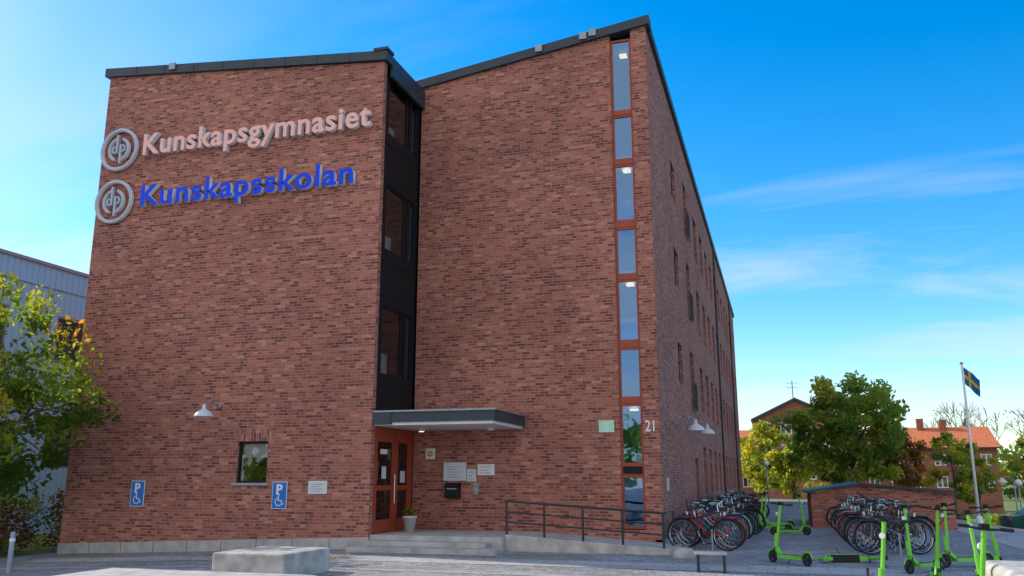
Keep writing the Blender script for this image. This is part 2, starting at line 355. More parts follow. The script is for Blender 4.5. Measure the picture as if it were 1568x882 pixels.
w.box(XA-.9,XA-.7,19.9,20.2,9.05,9.12,'lamp_on')
for z in (3.9,7.1,10.3): w.box(XA-.05,XA-.035,yg0,yg1-.01,z,z+.03,'black')
w.obj("glazed_corner",sch)
# entrance door
w=MB();D=(XA,0,0,1,1,0)
obox(w,*D,yg0,YB,.0,.1,2.62,2.86,'redwood')
for a,b in ((yg0,yg0+.12),(20.42,20.52),(21.38,21.5)): obox(w,*D,a,b,.0,.1,.31,2.62,'redwood')
for a,b in ((19.31,20.42),(20.52,21.38)):
    obox(w,*D,a,b,.02,.08,.31,.62,'redwood');obox(w,*D,a,b,.02,.08,2.5,2.62,'redwood')
    obox(w,*D,a,a+.12,.02,.08,.62,2.5,'redwood');obox(w,*D,b-.12,b,.02,.08,.62,2.5,'redwood')
    obox(w,*D,a+.12,b-.12,.03,.07,1.32,1.44,'redwood')
    P=lambda u,d,z:(XA-d,u,z)
    w.add([P(a+.12,.05,.62),P(b-.12,.05,.62),P(b-.12,.05,2.5),P(a+.12,.05,2.5)],[(0,1,2,3)],'glass')
w.tube((XA+.07,20.26,1.0),(XA+.07,20.26,1.7),.016,'chrome');w.tube((XA,20.26,1.05),(XA+.07,20.26,1.05),.01,'chrome');w.tube((XA,20.26,1.65),(XA+.07,20.26,1.65),.01,'chrome')
w.box(XA-.03,XA-.028,19.7,19.95,1.6,1.9,'offwhite');w.box(XA-.03,XA-.028,20.8,21.1,1.5,1.8,'offwhite');w.box(XA-.03,XA-.028,19.6,20.0,2.2,2.32,'white')
w.box(XA-1.8,XA-1.7,19.2,21.5,.3,2.9,'interior');w.box(XA-1.8,XA-.1,19.1,19.18,.3,2.9,'interior');w.box(XA-1.8,XA-.1,19.2,21.5,.28,.3,'interior')
w.box(XA-1.8,XA-.1,19.2,21.5,2.9,2.95,'interior')
w.obj("entrance_door",sch)
# canopy
w=MB()
w.box(XA+.0,-6.28,YA+.0,YB,2.93,3.17,'roof');w.box(XA+.05,-6.24,YA-.04,YB-.01,3.17,3.21,'zinc')
w.box(XA+.02,-6.34,YA+.06,YB-.02,2.86,2.93,'white')
w.box(XA+.02,XA+.5,YA-.02,YA+.1,2.88,3.18,'roof')
for x in (-8.9,-7.0): w.lathe((x,20.9,2.80),[(0,0),(.09,0),(.1,.06)],'white')
w.lathe((-8.9,20.9,2.795),[(0,0),(.07,0)],'lamp_on')
w.obj("entrance_canopy",sch)
# roofs
w=MB()
def fascia(x0,z0,x1,z1,yf,back,h=.26,o=.10,k='roof'):
    w.hexa([(x0,yf-o,z0-h),(x1,yf-o,z1-h),(x1,back,z1-h),(x0,back,z0-h),(x0,yf-o,z0),(x1,yf-o,z1),(x1,back,z1),(x0,back,z0)],k)
fascia(XL-.12,13.56,XA+.1,12.72,YA,YB+.4)
w.box(XA+.02,XA+.1,YA+.3,YB,12.15,12.455,'roof')
fascia(XA-.55,13.0,XS+.12,14.05,YB,YB+.35)
w.hexa([(XL-.12,YB+.4,13.3),(-10.4,YB+.4,12.6),(-10.4,YE+.1,12.6),(XL-.12,YE+.1,13.3),(XL-.12,YB+.4,13.56),(-10.4,YB+.4,12.86),(-10.4,YE+.1,12.86),(XL-.12,YE+.1,13.56)],'roof')
w.hexa([(-10.4,YB+.36,12.6),(XS+.10,YB+.36,13.74),(XS+.10,YE+.1,13.74),(-10.4,YE+.1,12.6),(-10.4,YB+.36,12.86),(XS+.10,YB+.36,14.0),(XS+.10,YE+.1,14.0),(-10.4,YE+.1,12.86)],'roof')
w.box(XA-.28,XA+.13,YA-.13,YA+.3,12.74,12.82,'roof')
for i in range(1,9):
    x=XL+i;z=13.56-(x-XL)*.0933;w.box(x-.01,x+.01,YA-.112,YA-.1,z-.25,z-.01,'roof')
for x,z in ((-16.2,13.26),(-5.9,13.5),(-4.62,13.68),(-4.35,13.74)): w.box(x,x+.2,YA-.16 if x<-9 else YB-.16,(YA if x<-9 else YB)-.1,z-.1,z+.1,'zinc')
w.obj("roof",sch)
# small window in A
w=MB();window(w,A_,-13.12,-12.24,1.50,2.52,'black','glass',.055,.1,room=1.2)
w.box(-13.05,-12.31,YA+.18,YA+.2,2.12,2.5,'blind')
w.box(-13.2,-12.16,YA-.06,YA+.08,1.44,1.497,'zinc')
w.obj("small_window",sch)
w=MB()
for h in hs:
    window(w,S_,h[0],h[1],h[2],h[3],'black','skyglass',.06,.13,mull=[(h[0]+h[1])/2] if h[3]-h[2]>1.4 else None,room=.5)
for t in (12.35,9.25,6.0):
    z0=t-2.1
    for yy in np.linspace(30.35,31.65,9): w.tube((XS+.08,yy,z0+.05),(XS+.08,yy,z0+1.0),.009,'darkmetal',4)
    w.tube((XS+.08,30.3,z0+1.0),(XS+.08,31.7,z0+1.0),.018,'darkmetal');w.tube((XS+.08,30.3,z0+.05),(XS+.08,31.7,z0+.05),.018,'darkmetal')
for yy in (45.6,60.): w.tube((XS+.07,yy,0),(XS+.07,yy,13.7),.05,'darkmetal',8)
w.box(XS,XS+.05,22.5,22.62,1.3,1.62,'offwhite')
w.obj("side_windows",sch)
# landing, steps, ramp
st=empty("entrance_steps_and_ramp");w=MB()
w.box(XA+.03,-6.1,19.02+.02,YB-.005,-.1,.31,'concrete')
w.box(XA+.1,-6.35,18.62,19.04,-.1,.205,'concrete')
w.box(XA-.1,-5.95,18.1,18.62,-.1,.105,'concrete2')
w.hexa([(-6.1,19.4,-.1),(-2.35,19.4,-.1),(-2.35,YB-.005,-.1),(-6.1,YB-.005,-.1),(-6.1,19.4,.31),(-2.35,19.4,.07),(-2.35,YB-.005,.07),(-6.1,YB-.005,.31)],'concrete')
w.hexa([(-6.1,19.3,-.1),(-2.35,19.3,-.1),(-2.35,19.397,-.1),(-6.1,19.397,-.1),(-6.1,19.3,.36),(-2.35,19.3,.12),(-2.35,19.397,.12),(-6.1,19.397,.36)],'concrete2')
w.obj("steps",st,bevel=.012)
rl=empty("ramp_railing");w=MB();nP=5
for i in range(nP):
    t=i/(nP-1);x=-6.08+t*3.56;zb=.36-.235*t
    w.tube((x,19.35,zb-.05),(x,19.35,zb+.76),.028,'darkmetal',8)
for h in (.74,.50,.28): w.tube((-6.12,19.35,.36+h),(-2.45,19.35,.125+h),.026 if h==.74 else .018,'darkmetal',8)
w.tube((-2.52,19.35,.87),(-2.52,21.2,.87),.022,'darkmetal',8);w.tube((-2.52,21.2,.0),(-2.52,21.2,.87),.022,'darkmetal',8)
w.tube((-6.08,19.35,1.1),(-6.08,19.9,1.1),.022,'darkmetal',8)
w.obj("railing",rl)
# letters
let=empty("facade_lettering")
textmesh("gymnasiet_letters","Kunskapsgymnasiet",-16.82,-9.68,10.62,.61,YA-.17,.14,'letpink','letside',let,.021,1.08)
textmesh("skolan_letters","Kunskapsskolan",-16.74,-10.1,9.08,.61,YA-.17,.14,'letblue','letside',let,.021,1.08)
for i,(cx,cz) in enumerate(((-17.72,10.9),(-17.72,9.32))):
    lg=empty("round_logo_sign");w=MB()
    w.arc(cx,cz,YA-.12,YA-.03,.555,.64,0,360,'letside',40)
    w.arc(cx,cz,YA-.135,YA-.121,.57,.625,0,360,'logo',40)
    for a0,a1 in ((100,250),(-80,70)):
        w.arc(cx,cz,YA-.12,YA-.03,.29,.365,a0,a1,'letside',20);w.arc(cx,cz,YA-.135,YA-.121,.30,.355,a0,a1,'logo',20)
    w.box(cx-.085,cx-.02,YA-.136,YA-.03,cz-.12,cz+.44,'logo');w.box(cx+.04,cx+.105,YA-.137,YA-.03,cz-.44,cz+.14,'logo')
    w.arc(cx-.10,cz-.02,YA-.131,YA-.03,.07,.12,90,270,'logo',10);w.arc(cx+.12,cz+.02,YA-.131,YA-.03,.07,.12,-90,90,'logo',10)
    w.obj("logo",lg)
# parking signs
def psign(x0,x1,z0,z1):
    e=empty("disabled_parking_sign");w=MB();cx=(x0+x1)/2
    w.box(x0,x1,YA-.03,YA-.015,z0,z1,'white');w.box(x0+.015,x1-.015,YA-.034,YA-.031,z0+.015,z1-.015,'blue')
    yz=YA-.037;cz=z0+.19
    w.arc(cx-.01,cz-.02,yz,yz+.003,.085,.105,100,370,'white',20)
    w.box(cx-.03,cx-.005,yz,yz+.003,cz+.0,cz+.12,'white');w.box(cx-.03,cx+.07,yz-.001,yz+.002,cz+.0,cz+.02,'white')
    w.hexa([(cx+.06,yz,cz-.09),(cx+.12,yz,cz-.09),(cx+.12,yz+.003,cz-.07),(cx+.06,yz+.003,cz-.07),(cx+.05,yz,cz+.02),(cx+.07,yz,cz+.02),(cx+.07,yz+.003,cz+.02),(cx+.05,yz+.003,cz+.02)],'white')
    w.arc(cx-.018,cz+.155,yz,yz+.003,0,.026,0,360,'white',12)
    w.tube((cx,YA-.015,z0+.3),(cx,YA,z0+.3),.02,'grey');w.obj("plate",e)
    textmesh("letter_p","P",cx-.085,cx+.085,z1-.30,.24,YA-.038,.003,'white','white',e,.03)
psign(-16.24,-15.82,.90,1.55);psign(-12.03,-11.62,.88,1.53)
def plate(name,x0,x1,z0,z1,Y,k,lines=3,lk='grey'):
    e=empty(name);w=MB();w.box(x0,x1,Y-.03,Y-.001,z0,z1,k)
    for i in range(lines):
        z=z1-(z1-z0)*(.25+.55*i/max(1,lines-1)) if lines>1 else (z0+z1)/2
        w.box(x0+(x1-x0)*.15,x0+(x1-x0)*(.8-.2*(i%2)),Y-.033,Y-.0305,z-.008,z+.008,lk)
    w.obj("panel",e,bevel=.003);return e
plate("wall_information_sign",-11.04,-10.53,1.24,1.55,YA,'offwhite',4)
plate("notice_board",-8.51,-7.88,1.55,2.02,YB,'offwhite',5)
plate("notice_board",-7.56,-7.10,1.69,1.97,YB,'white',3)
plate("notice_board",-7.86,-7.60,1.53,1.85,YB,'offwhite',3)
plate("intercom_panel",-7.67,-7.54,1.21,1.49,YB,'grey',2,'black')
plate("pale_green_sign",-4.33,-3.94,2.74,3.04,YB,'green_sign',2,'white')
e=empty("small_notice_sign");w=MB();w.box(-9.03,-8.77,YB-.03,YB-.001,2.11,2.39,'white');w.arc(-8.9,2.25,YB-.034,YB-.031,.03,.08,0,360,'orange',16);w.obj("panel",e)
e=empty("mailbox");w=MB();w.box(-8.42,-8.03,YB-.16,YB-.001,1.10,1.42,'black')
w.hexa([(-8.44,YB-.19,1.41),(-8.01,YB-.19,1.41),(-8.01,YB-.001,1.42),(-8.44,YB-.001,1.42),(-8.44,YB-.19,1.43),(-8.01,YB-.19,1.43),(-8.01,YB-.001,1.50),(-8.44,YB-.001,1.50)],'black')
w.box(-8.36,-8.09,YB-.165,YB-.161,1.33,1.36,'grey');w.obj("box",e,bevel=.008)
e=empty("house_number_sign");textmesh("digits","21",-3.16,-2.93,2.75,.27,YB-.03,.028,'white','white',e,.01)
e=empty("flower_pot");w=MB();w.lathe((-8.95,20.4,.31),[(0,0),(.12,0),(.17,.34),(.185,.34),(.185,.38),(.15,.38),(.14,.33),(0,.33)],'terracotta')
w.obj("pot",e,smooth=True)
def walllamp(px,py,nx,ny,z):
    e=empty("wall_lamp");w=MB();P=lambda d,zz:(px+nx*d,py+ny*d,zz)
    w.tube(P(0,z),P(.04,z),.06,'grey',12)
    w.path([P(0,z),P(.25,z+.10),P(.5,z+.08),P(.62,z-.02)],.02,'grey',8)
    c=P(.62,z-.30);w.lathe(c,[(.24,0),(.235,.03),(.19,.11),(.09,.17),(.05,.2),(.045,.30),(0,.31)],'offwhite',20)
    w.lathe(c,[(0,.08),(.07,.04),(.075,.0),(.0,-.02)],'white',12);w.obj("lamp",e,smooth=True)
walllamp(-13.75,YA,0,-1,3.42);walllamp(XS,24.4,1,0,3.2);walllamp(XS,28.4,1,0,3.3)
# ------------------------------------------------------------------ foreground concrete
def block(name,x0,x1,y0,y1,h,bev,k='concrete2'):
    z=gz((x0+x1)/2,(y0+y1)/2);w=MB();w.box(x0,x1,y0,y1,z-.05,z+h,k);return w.obj(name,bevel=bev)
block("concrete_seat_block",-9.15,-7.8,12.75,14.3,.40,.03)
b=block("concrete_bench",-8.7,-5.4,8.5,9.95,.45,.16);b.modifiers[0].segments=5
b=block("concrete_bench",2.75,5.6,12.6,14.9,.42,.12);b.modifiers[0].segments=5
w=MB();w.lathe((-2.05,18.9,0),[(.24,0),(.25,.08),(.18,.17),(.08,.2),(0,.2)],'concrete2',14);w.obj("stone_bollard",smooth=True)
e=empty("low_metal_bench");w=MB();w.box(-1.55,-1.0,15.9,16.2,.30,.35,'concrete2')
for x in (-1.5,-1.05): w.box(x-.02,x+.02,15.95,16.15,0,.3,'darkmetal')
w.obj("seat",e,bevel=.01)
w=MB();z=gz(-15,14.2);w.lathe((-14.6,13.9,z),[(.05,0),(.05,.75),(.045,.78),(0,.79)],'grey',12);w.lathe((-14.6,13.9,z),[(.054,.6),(.054,.66)],'white',12);w.obj("bollard_post",smooth=True)
# ------------------------------------------------------------------ bicycles
def bikemesh(basket,step,hb_=0):
    w=MB();R=.335
    for cx in (0,1.06):
        w.torus((cx,0,.345),R,.019,'tyre','y',26,6);w.torus((cx,0,.345),R-.024,.010,'chrome','y',26,4)
        w.tube((cx,-.04,.345),(cx,.04,.345),.025,'chrome')
        for i in range(14):
            t=2*math.pi*i/14;w.tube((cx,.02*(-1)**i,.345),(cx+(R-.03)*math.cos(t),0,.345+(R-.03)*math.sin(t)),.0018,'chrome',3)
    if hb_==0:
        w.torus((0,0,.345),R+.035,.016,'bike','y',14,4,math.radians(20),math.radians(200));w.torus((1.06,0,.345),R+.035,.016,'bike','y',12,4,math.radians(20),math.radians(160))
    bb=(.44,0,.28);stp=(.31,0,.74);ht=(.86,0,.86);hb=(.90,0,.66)
    w.tube(bb,stp,.017,'bike');w.tube(stp,(.285,0,.9),.013,'chrome')
    w.tube(bb,hb,.02,'bike')
    if step: w.path([(.40,0,.42),(.62,0,.52),ht],.016,'bike')
    else: w.tube((.32,0,.70),ht,.016,'bike')
    w.tube(ht,hb,.02,'bike')
    for s in (-1,1):
        w.tube(bb,(0,.05*s,.345),.010,'bike');w.tube((.32,0,.70),(0,.05*s,.345),.009,'bike')
        w.path([hb,(.93,.045*s,.60),(1.06,.05*s,.345)],.012,'bike')
        if hb_==0:
            w.path([(.83,0,1.02),(.84,.16*s,1.05),(.70,.27*s,1.02)],.012,'chrome');w.tube((.72,.26*s,1.025),(.62,.30*s,1.01),.017,'tyre')
            w.tube((-.05,.07*s,.345),(.0,.07*s,.70),.006,'darkmetal')
        else:
            w.tube((.86,0,1.0),(.83,.30*s,1.0),.013,'darkmetal');w.tube((.838,.20*s,1.0),(.83,.31*s,1.0),.018,'tyre')
    w.tube(ht,(.83,0,1.03),.013,'chrome')
    w.hexa([(.14,-.09,.90),(.40,-.02,.90),(.40,.02,.90),(.14,.09,.90),(.13,-.08,.96),(.42,-.015,.945),(.42,.015,.945),(.13,.08,.96)],'leather')
    if hb_==0: w.box(-.2,.26,-.06,.06,.70,.712,'darkmetal')
    w.torus((.44,.04,.28),.09,.008,'darkmetal','y',16,4)
    if hb_==0: w.box(.0,.44,.045,.055,.30,.38,'bike')
    w.tube((.44,.06,.28),(.50,.07,.13),.01,'chrome');w.tube((.44,-.06,.28),(.38,-.07,.43),.01,'chrome')
    w.box(.46,.54,.07,.16,.12,.14,'tyre');w.box(.34,.42,-.16,-.07,.42,.44,'tyre')
    w.tube((.30,.05,.3),(.24,.2,.0),.008,'darkmetal')
    w.tube((1.0,0,.78),(1.02,0,.86),.03,'chrome')
    if basket:
        for z in (.78,.88,.98,1.04):
            g=.0+ (z-.78)*.15
            pts=[(.92-g,-.15-g,z),(1.22+g,-.15-g,z),(1.22+g,.15+g,z),(.92-g,.15+g,z),(.92-g,-.15-g,z)];w.path(pts,.006,'wicker',4)
        for i in range(7):
            y=-.15+.05*i;w.tube((1.22,y,.78),(1.26,y*1.2,1.04),.004,'wicker',3);w.tube((.92,y,.78),(.92,y*1.2,1.04),.004,'wicker',3);w.tube((.92,y,.78),(1.22,y,.78),.004,'wicker',3)
    return w.mesh("bicycle_mesh")
BM=[bikemesh(False,False),bikemesh(True,True),bikemesh(False,True),bikemesh(False,False,1)]
def bike(x,y,rot,i):
    o=bpy.data.objects.new("bicycle",BM[i%4]);C.objects.link(o);o.location=(x,y,gz(x,y)+.008);o.rotation_euler=(math.radians(random.uniform(-9,9)),0,math.radians(rot));s=random.uniform(.93,1.05);o.scale=(s,s,s);return o
y=20.9;i=0
while y<38:
    if i%2==0: bike(-2.25+random.uniform(-.15,.15),y,random.uniform(-16,14),random.randint(0,3))
    else: bike(-1.05+random.uniform(-.2,.25),y,180+random.uniform(-18,14),random.randint(0,3))
    y+=random.uniform(.36,.72);i+=1
y=20.6;i=0
while y<33:
    if i%2==0: bike(1.75+random.uniform(-.15,.15),y,random.uniform(-10,20),random.randint(0,3))
    else: bike(2.9+random.uniform(-.2,.25),y,180+random.uniform(-16,14),random.randint(0,3))
    y+=random.uniform(.36,.70);i+=1
for nm,x0,y0,y1 in (("bicycle_rack",-1.6,20.7,38),("bicycle_rack",2.3,20.4,33)):
    w=MB();w.tube((x0,y0,.45),(x0,y1,.45),.025,'grey',8)
    yy=y0
    while yy<=y1: w.tube((x0,yy,0),(x0,yy,.45),.02,'grey',6);w.path([(x0-.0,yy+.2,.02),(x0+.3,yy+.2,.35),(x0,yy+.25,.45)],.008,'grey',5);yy+=1.0
    w.obj(nm)
# ------------------------------------------------------------------ scooters
def scooter():
    w=MB()
    for cx in (0,.92):
        w.torus((cx,0,.12),.095,.027,'tyre','y',20,6);w.tube((cx,-.03,.12),(cx,.03,.12),.06,'darkmetal',12)
    w.box(.10,.72,-.085,.085,.10,.165,'greenpaint');w.box(.12,.70,-.075,.075,.166,.175,'tyre')
    w.hexa([(.70,-.05,.11),(.84,-.03,.24),(.84,.03,.24),(.70,.05,.11),(.68,-.05,.165),(.80,-.03,.30),(.80,.03,.30),(.68,.05,.165)],'greenpaint')
    w.tube((.83,0,.24),(.74,0,1.10),.026,'greenpaint',10);w.tube((.85,0,.30),(.845,0,.55),.036,'greenpaint',10)
    for s in (-1,1):
        w.tube((.835,.04*s,.28),(.92,.05*s,.12),.014,'darkmetal');w.tube((.74,0,1.10),(.72,.2*s,1.12),.014,'darkmetal');w.tube((.722,.15*s,1.12),(.70,.27*s,1.12),.019,'tyre')
        w.tube((.735,.12*s,1.12),(.80,.2*s,1.11),.006,'darkmetal',4)
    w.box(.70,.78,-.04,.04,1.10,1.16,'black');w.tube((.80,0,.93),(.83,0,.93),.035,'white',10)
    w.torus((0,0,.12),.135,.018,'greenpaint','y',8,4,math.radians(40),math.radians(170));w.torus((.92,0,.12),.135,.016,'greenpaint','y',8,4,math.radians(20),math.radians(150))
    w.box(-.06,.12,-.03,.03,.24,.26,'greenpaint');w.tube((.35,.08,.1),(.30,.2,.01),.008,'darkmetal')
    return w.mesh("scooter_mesh")
SM=scooter()
def scoot(x,y,rot,lie=False,lean=6):
    o=bpy.data.objects.new("electric_scooter",SM);C.objects.link(o);o.location=(x,y,gz(x,y)+(.06 if lie else .0));o.rotation_euler=(math.radians(84 if lie else lean),0,math.radians(rot))
scoot(.35,17.6,132);scoot(.65,18.6,20,True);scoot(1.35,12.4,248,lean=-5);scoot(2.2,15.4,80);scoot(2.75,14.95,262,lean=5);scoot(3.1,16.6,60,lean=-4)
scoot(1.95,9.3,100);scoot(2.6,17.4,230);scoot(3.6,18.6,210);scoot(1.6,13.9,300,True);scoot(-.3,27.,10);scoot(.1,28.4,170);scoot(0.2,31,190)
# ------------------------------------------------------------------ trees
def leafobj(name,cl,cr_,nl,ls,mat,parent,hf=None,tbase=.35,tvar=.3,zspan=None):
    cl=np.array(cl);n=len(cl);idx=rng.integers(0,n,nl)
    d=rng.normal(0,1,(nl,3));d/=np.linalg.norm(d,axis=1)[:,None];rr=rng.random(nl)**.45
    pos=cl[idx]+d*(rr*cr_[idx])[:,None]*np.array([1,1,.75])
    a=rng.normal(0,1,(nl,3));a/=np.linalg.norm(a,axis=1)[:,None];b=np.cross(a,rng.normal(0,1,(nl,3)));b/=np.linalg.norm(b,axis=1)[:,None]
    s=(ls*(.6+.8*rng.random(nl)))[:,None]
    v=np.stack([pos-a*s,pos-b*s*.55+a*s*.1,pos+a*s,pos+b*s*.55+a*s*.1],1).reshape(-1,3)
    me=bpy.data.meshes.new(name);me.from_pydata(v.tolist(),[],np.arange(nl*4).reshape(-1,4).tolist());me.materials.append(M[mat])
    ct=rng.normal(0,1,n)*tvar
    t=tbase+ct[idx]+rng.normal(0,.1,nl)
    if hf is not None:
        z=(pos[:,2]-pos[:,2].min())/(np.ptp(pos[:,2])+1e-6);t=t+hf*(z-.5)
    at=me.attributes.new("tint",'FLOAT','FACE');at.data.foreach_set("value",np.clip(t,0,1).astype(np.float32))
    o=bpy.data.objects.new("foliage",me);C.objects.link(o)
    if parent:o.parent=parent
    return o
def tree(name,x,y,h,rx,rz,cz,mat,nl,ls,ncl=70,hf=0,tbase=.35,trunk=.16,seed=1,tvar=.22,cs=.24,nar=.35):
    random.seed(seed);z0=gz(x,y);e=empty(name,(x,y,z0-.05))
    cl=[];
    while len(cl)<ncl:
        p=Vector((random.uniform(-1,1),random.uniform(-1,1),random.uniform(-1,1)));L_=p.length
        if L_>1 or L_<.35: continue
        w_=1-nar*max(0,p.z)
        if nar>.5 and p.z>.1 and random.random()<.55: continue
        ir=1+.18*math.sin(3*math.atan2(p.y,p.x)+seed)+.1*math.sin(5*p.z+seed)
        cl.append((p.x*rx*w_*ir,p.y*rx*w_*ir,cz+p.z*rz))
    crs=np.array([rx*cs*random.uniform(.6,1.35) for _ in cl])
    w=MB();top=Vector((random.uniform(-.1,.1)*rx,random.uniform(-.1,.1)*rx,cz+rz*.6));mid=Vector((.05,0,cz-rz*.75))
    w.tube((0,0,0),mid,trunk,'bark',10,trunk*.75);w.tube(mid,top,trunk*.75,'bark',8,trunk*.2)
    for c in cl[:34]:
        c=Vector(c);t=random.uniform(0,.7);s=mid.lerp(top,t);k=s.lerp(c,.5)+Vector((0,0,rz*.08))
        w.tube(s,k,trunk*.34*(1-t*.5),'bark',6,trunk*.2*(1-t*.5));w.tube(k,c,trunk*.2*(1-t*.5),'bark',5,trunk*.06)
    w.obj("trunk",e,smooth=True)
    if nl: leafobj(name+"_leaves",cl,crs,nl,ls,mat,e,hf,tbase,tvar)
    return e
tree("maple_tree",-19.2,16.6,7.4,3.3,3.0,4.5,'leaf_maple',11000,.085,95,hf=.7,tbase=.26,trunk=.14,seed=3,cs=.18,nar=.65)
tree("linden_tree",4.6,63,9.2,4.0,3.8,4.9,'leaf_green',13000,.17,100,hf=.35,tbase=.45,trunk=.2,seed=5,cs=.2)
tree("autumn_tree",8.3,66,5.6,2.2,2.2,3.4,'leaf_red',3500,.15,40,tbase=.6,seed=8,trunk=.1)
tree("autumn_tree",-1.6,80,8,2.6,3.2,4.0,'leaf_yellow',5000,.17,50,tbase=.5,seed=9)
tree("autumn_tree",.9,77,7,2.2,2.6,3.0,'leaf_yellow',4000,.17,50,tbase=.4,seed=10)
tree("young_birch_tree",9.3,55,5.0,1.3,1.9,3.3,'leaf_yellow',2400,.11,40,tbase=.4,trunk=.06,seed=11)
tree("young_birch_tree",10.9,57,5.0,1.3,1.9,3.2,'leaf_yellow',2400,.11,40,tbase=.35,trunk=.06,seed=12)
tree("young_tree",14.6,60,5.6,1.9,2.4,3.8,'leaf_green',4000,.12,40,tbase=.6,trunk=.07,seed=13)
def baretree(name,x,y,h,seed):
    random.seed(seed);e=empty(name,(x,y,gz(x,y)-.05));w=MB()
    def br(p,d,l,r,k):
        q=p+d*l;w.tube(p,q,r,'bark',5,r*.65)
        if k==0:return
        for _ in range(3 if k>1 else 4):
            nd=(d+Vector((random.uniform(-.7,.7),random.uniform(-.7,.7),random.uniform(-.1,.5)))).normalized();br(q,nd,l*random.uniform(.6,.8),r*.62,k-1)
    br(Vector((0,0,0)),Vector((0,0,1)),h*.36,.22,4);w.obj("branches",e)
    leafobj("bare_leaves",[(random.uniform(-2,2),random.uniform(-2,2),h*random.uniform(.6,.95)) for _ in range(30)],np.full(30,1.),500,.12,'leaf_yellow',e)
baretree("bare_tree",24.5,140,15,4);baretree("bare_tree",33.,138,14,6);baretree("bare_tree",30,150,14,7)
def shrub(name,x,y,r,h,mat,nl,ls,seed):
    random.seed(seed);e=empty(name,(x,y,gz(x,y)));cl=[(random.uniform(-r,r),random.uniform(-r,r),random.uniform(.15,h)) for _ in range(26)]
    w=MB()
    for c in cl[:14]: w.tube((c[0]*.2,c[1]*.2,0),c,.015,'bark',4,.006)
    w.obj("stems",e);leafobj(name,cl,np.array([r*.4]*26),nl,ls,mat,e,tbase=.4)
shrub("garden_shrub",-19.6,18.2,.8,1.3,'leaf_red',1800,.05,1);shrub("garden_shrub",-20.8,18.9,1.0,1.6,'leaf_maple',2000,.05,2);shrub("garden_shrub",-20.4,21.5,1.1,1.6,'leaf_red',2000,.06,3)
for i,(x,y) in enumerate(((7.2,56),(9,62),(12,73),(15.5,74),(3,74))): shrub("garden_shrub",x,y,1.2,1.1,['leaf_green','leaf_yellow','leaf_red'][i%3],1500,.1,20+i)
e2=bpy.data.objects["flower_pot"]
leafobj("pot_leaves",[(-8.95+random.uniform(-.1,.1),20.4+random.uniform(-.1,.1),.75+random.uniform(0,.1)) for _ in range(8)],np.full(8,.08),160,.04,'leaf_green',e2)
leafobj("window_plant",[(-12.8+random.uniform(-.2,.4),YA+.4,1.75+random.uniform(-.1,.15)) for _ in range(10)],np.full(10,.12),260,.05,'leaf_green',sch)
fx=rng.uniform(-18,-4,420);fy=rng.uniform(9.5,18.9,420)
keep=[i for i in range(420) if not(-9.6<fx[i]<-5.9 and fy[i]>18) and not(-9.2<fx[i]<-7.7 and 12.7<fy[i]<14.4) and not(fx[i]>-8.8 and fy[i]<10.1)]
fl=[(fx[i],fy[i],gz(fx[i],fy[i])+.02) for i in keep]
vv=[];ff=[]
for i,(x,y,z) in enumerate(fl):
    a=random.uniform(0,6.28);s=random.uniform(.02,.045);n=len(vv)
    for k in range(4): vv.append((x+s*math.cos(a+k*1.57),y+s*math.sin(a+k*1.57)*.8,z+(.015 if k%2 else 0)))
    ff.append((n,n+1,n+2,n+3))
me=bpy.data.meshes.new("fallen_leaves");me.from_pydata(vv,[],ff);me.materials.append(M['leaf_maple'])
at=me.attributes.new("tint",'FLOAT','FACE');at.data.foreach_set("value",rng.uniform(.6,1,len(ff)).astype(np.float32))
C.objects.link(bpy.data.objects.new("fallen_leaves",me))
def distant():
    cl=[];crs=[]
    for i in range(230):
        x=random.uniform(-90,190);y=random.uniform(185,240);h=random.uniform(3,9);cl.append((x,y,h-2.2));crs.append(random.uniform(2.5,4.5))
    for i in range(60):  # unseen tree clumps behind the camera, added to darken window reflections
        cl.append((random.uniform(-70,60),random.uniform(-75,-60),random.uniform(1.5,7)));crs.append(random.uniform(2.,3.5))
    o=leafobj("distant_tree_line",cl,np.array(crs),15000,.75,'leaf_green',None,tbase=.4);o.name="distant_tree_line"
distant()
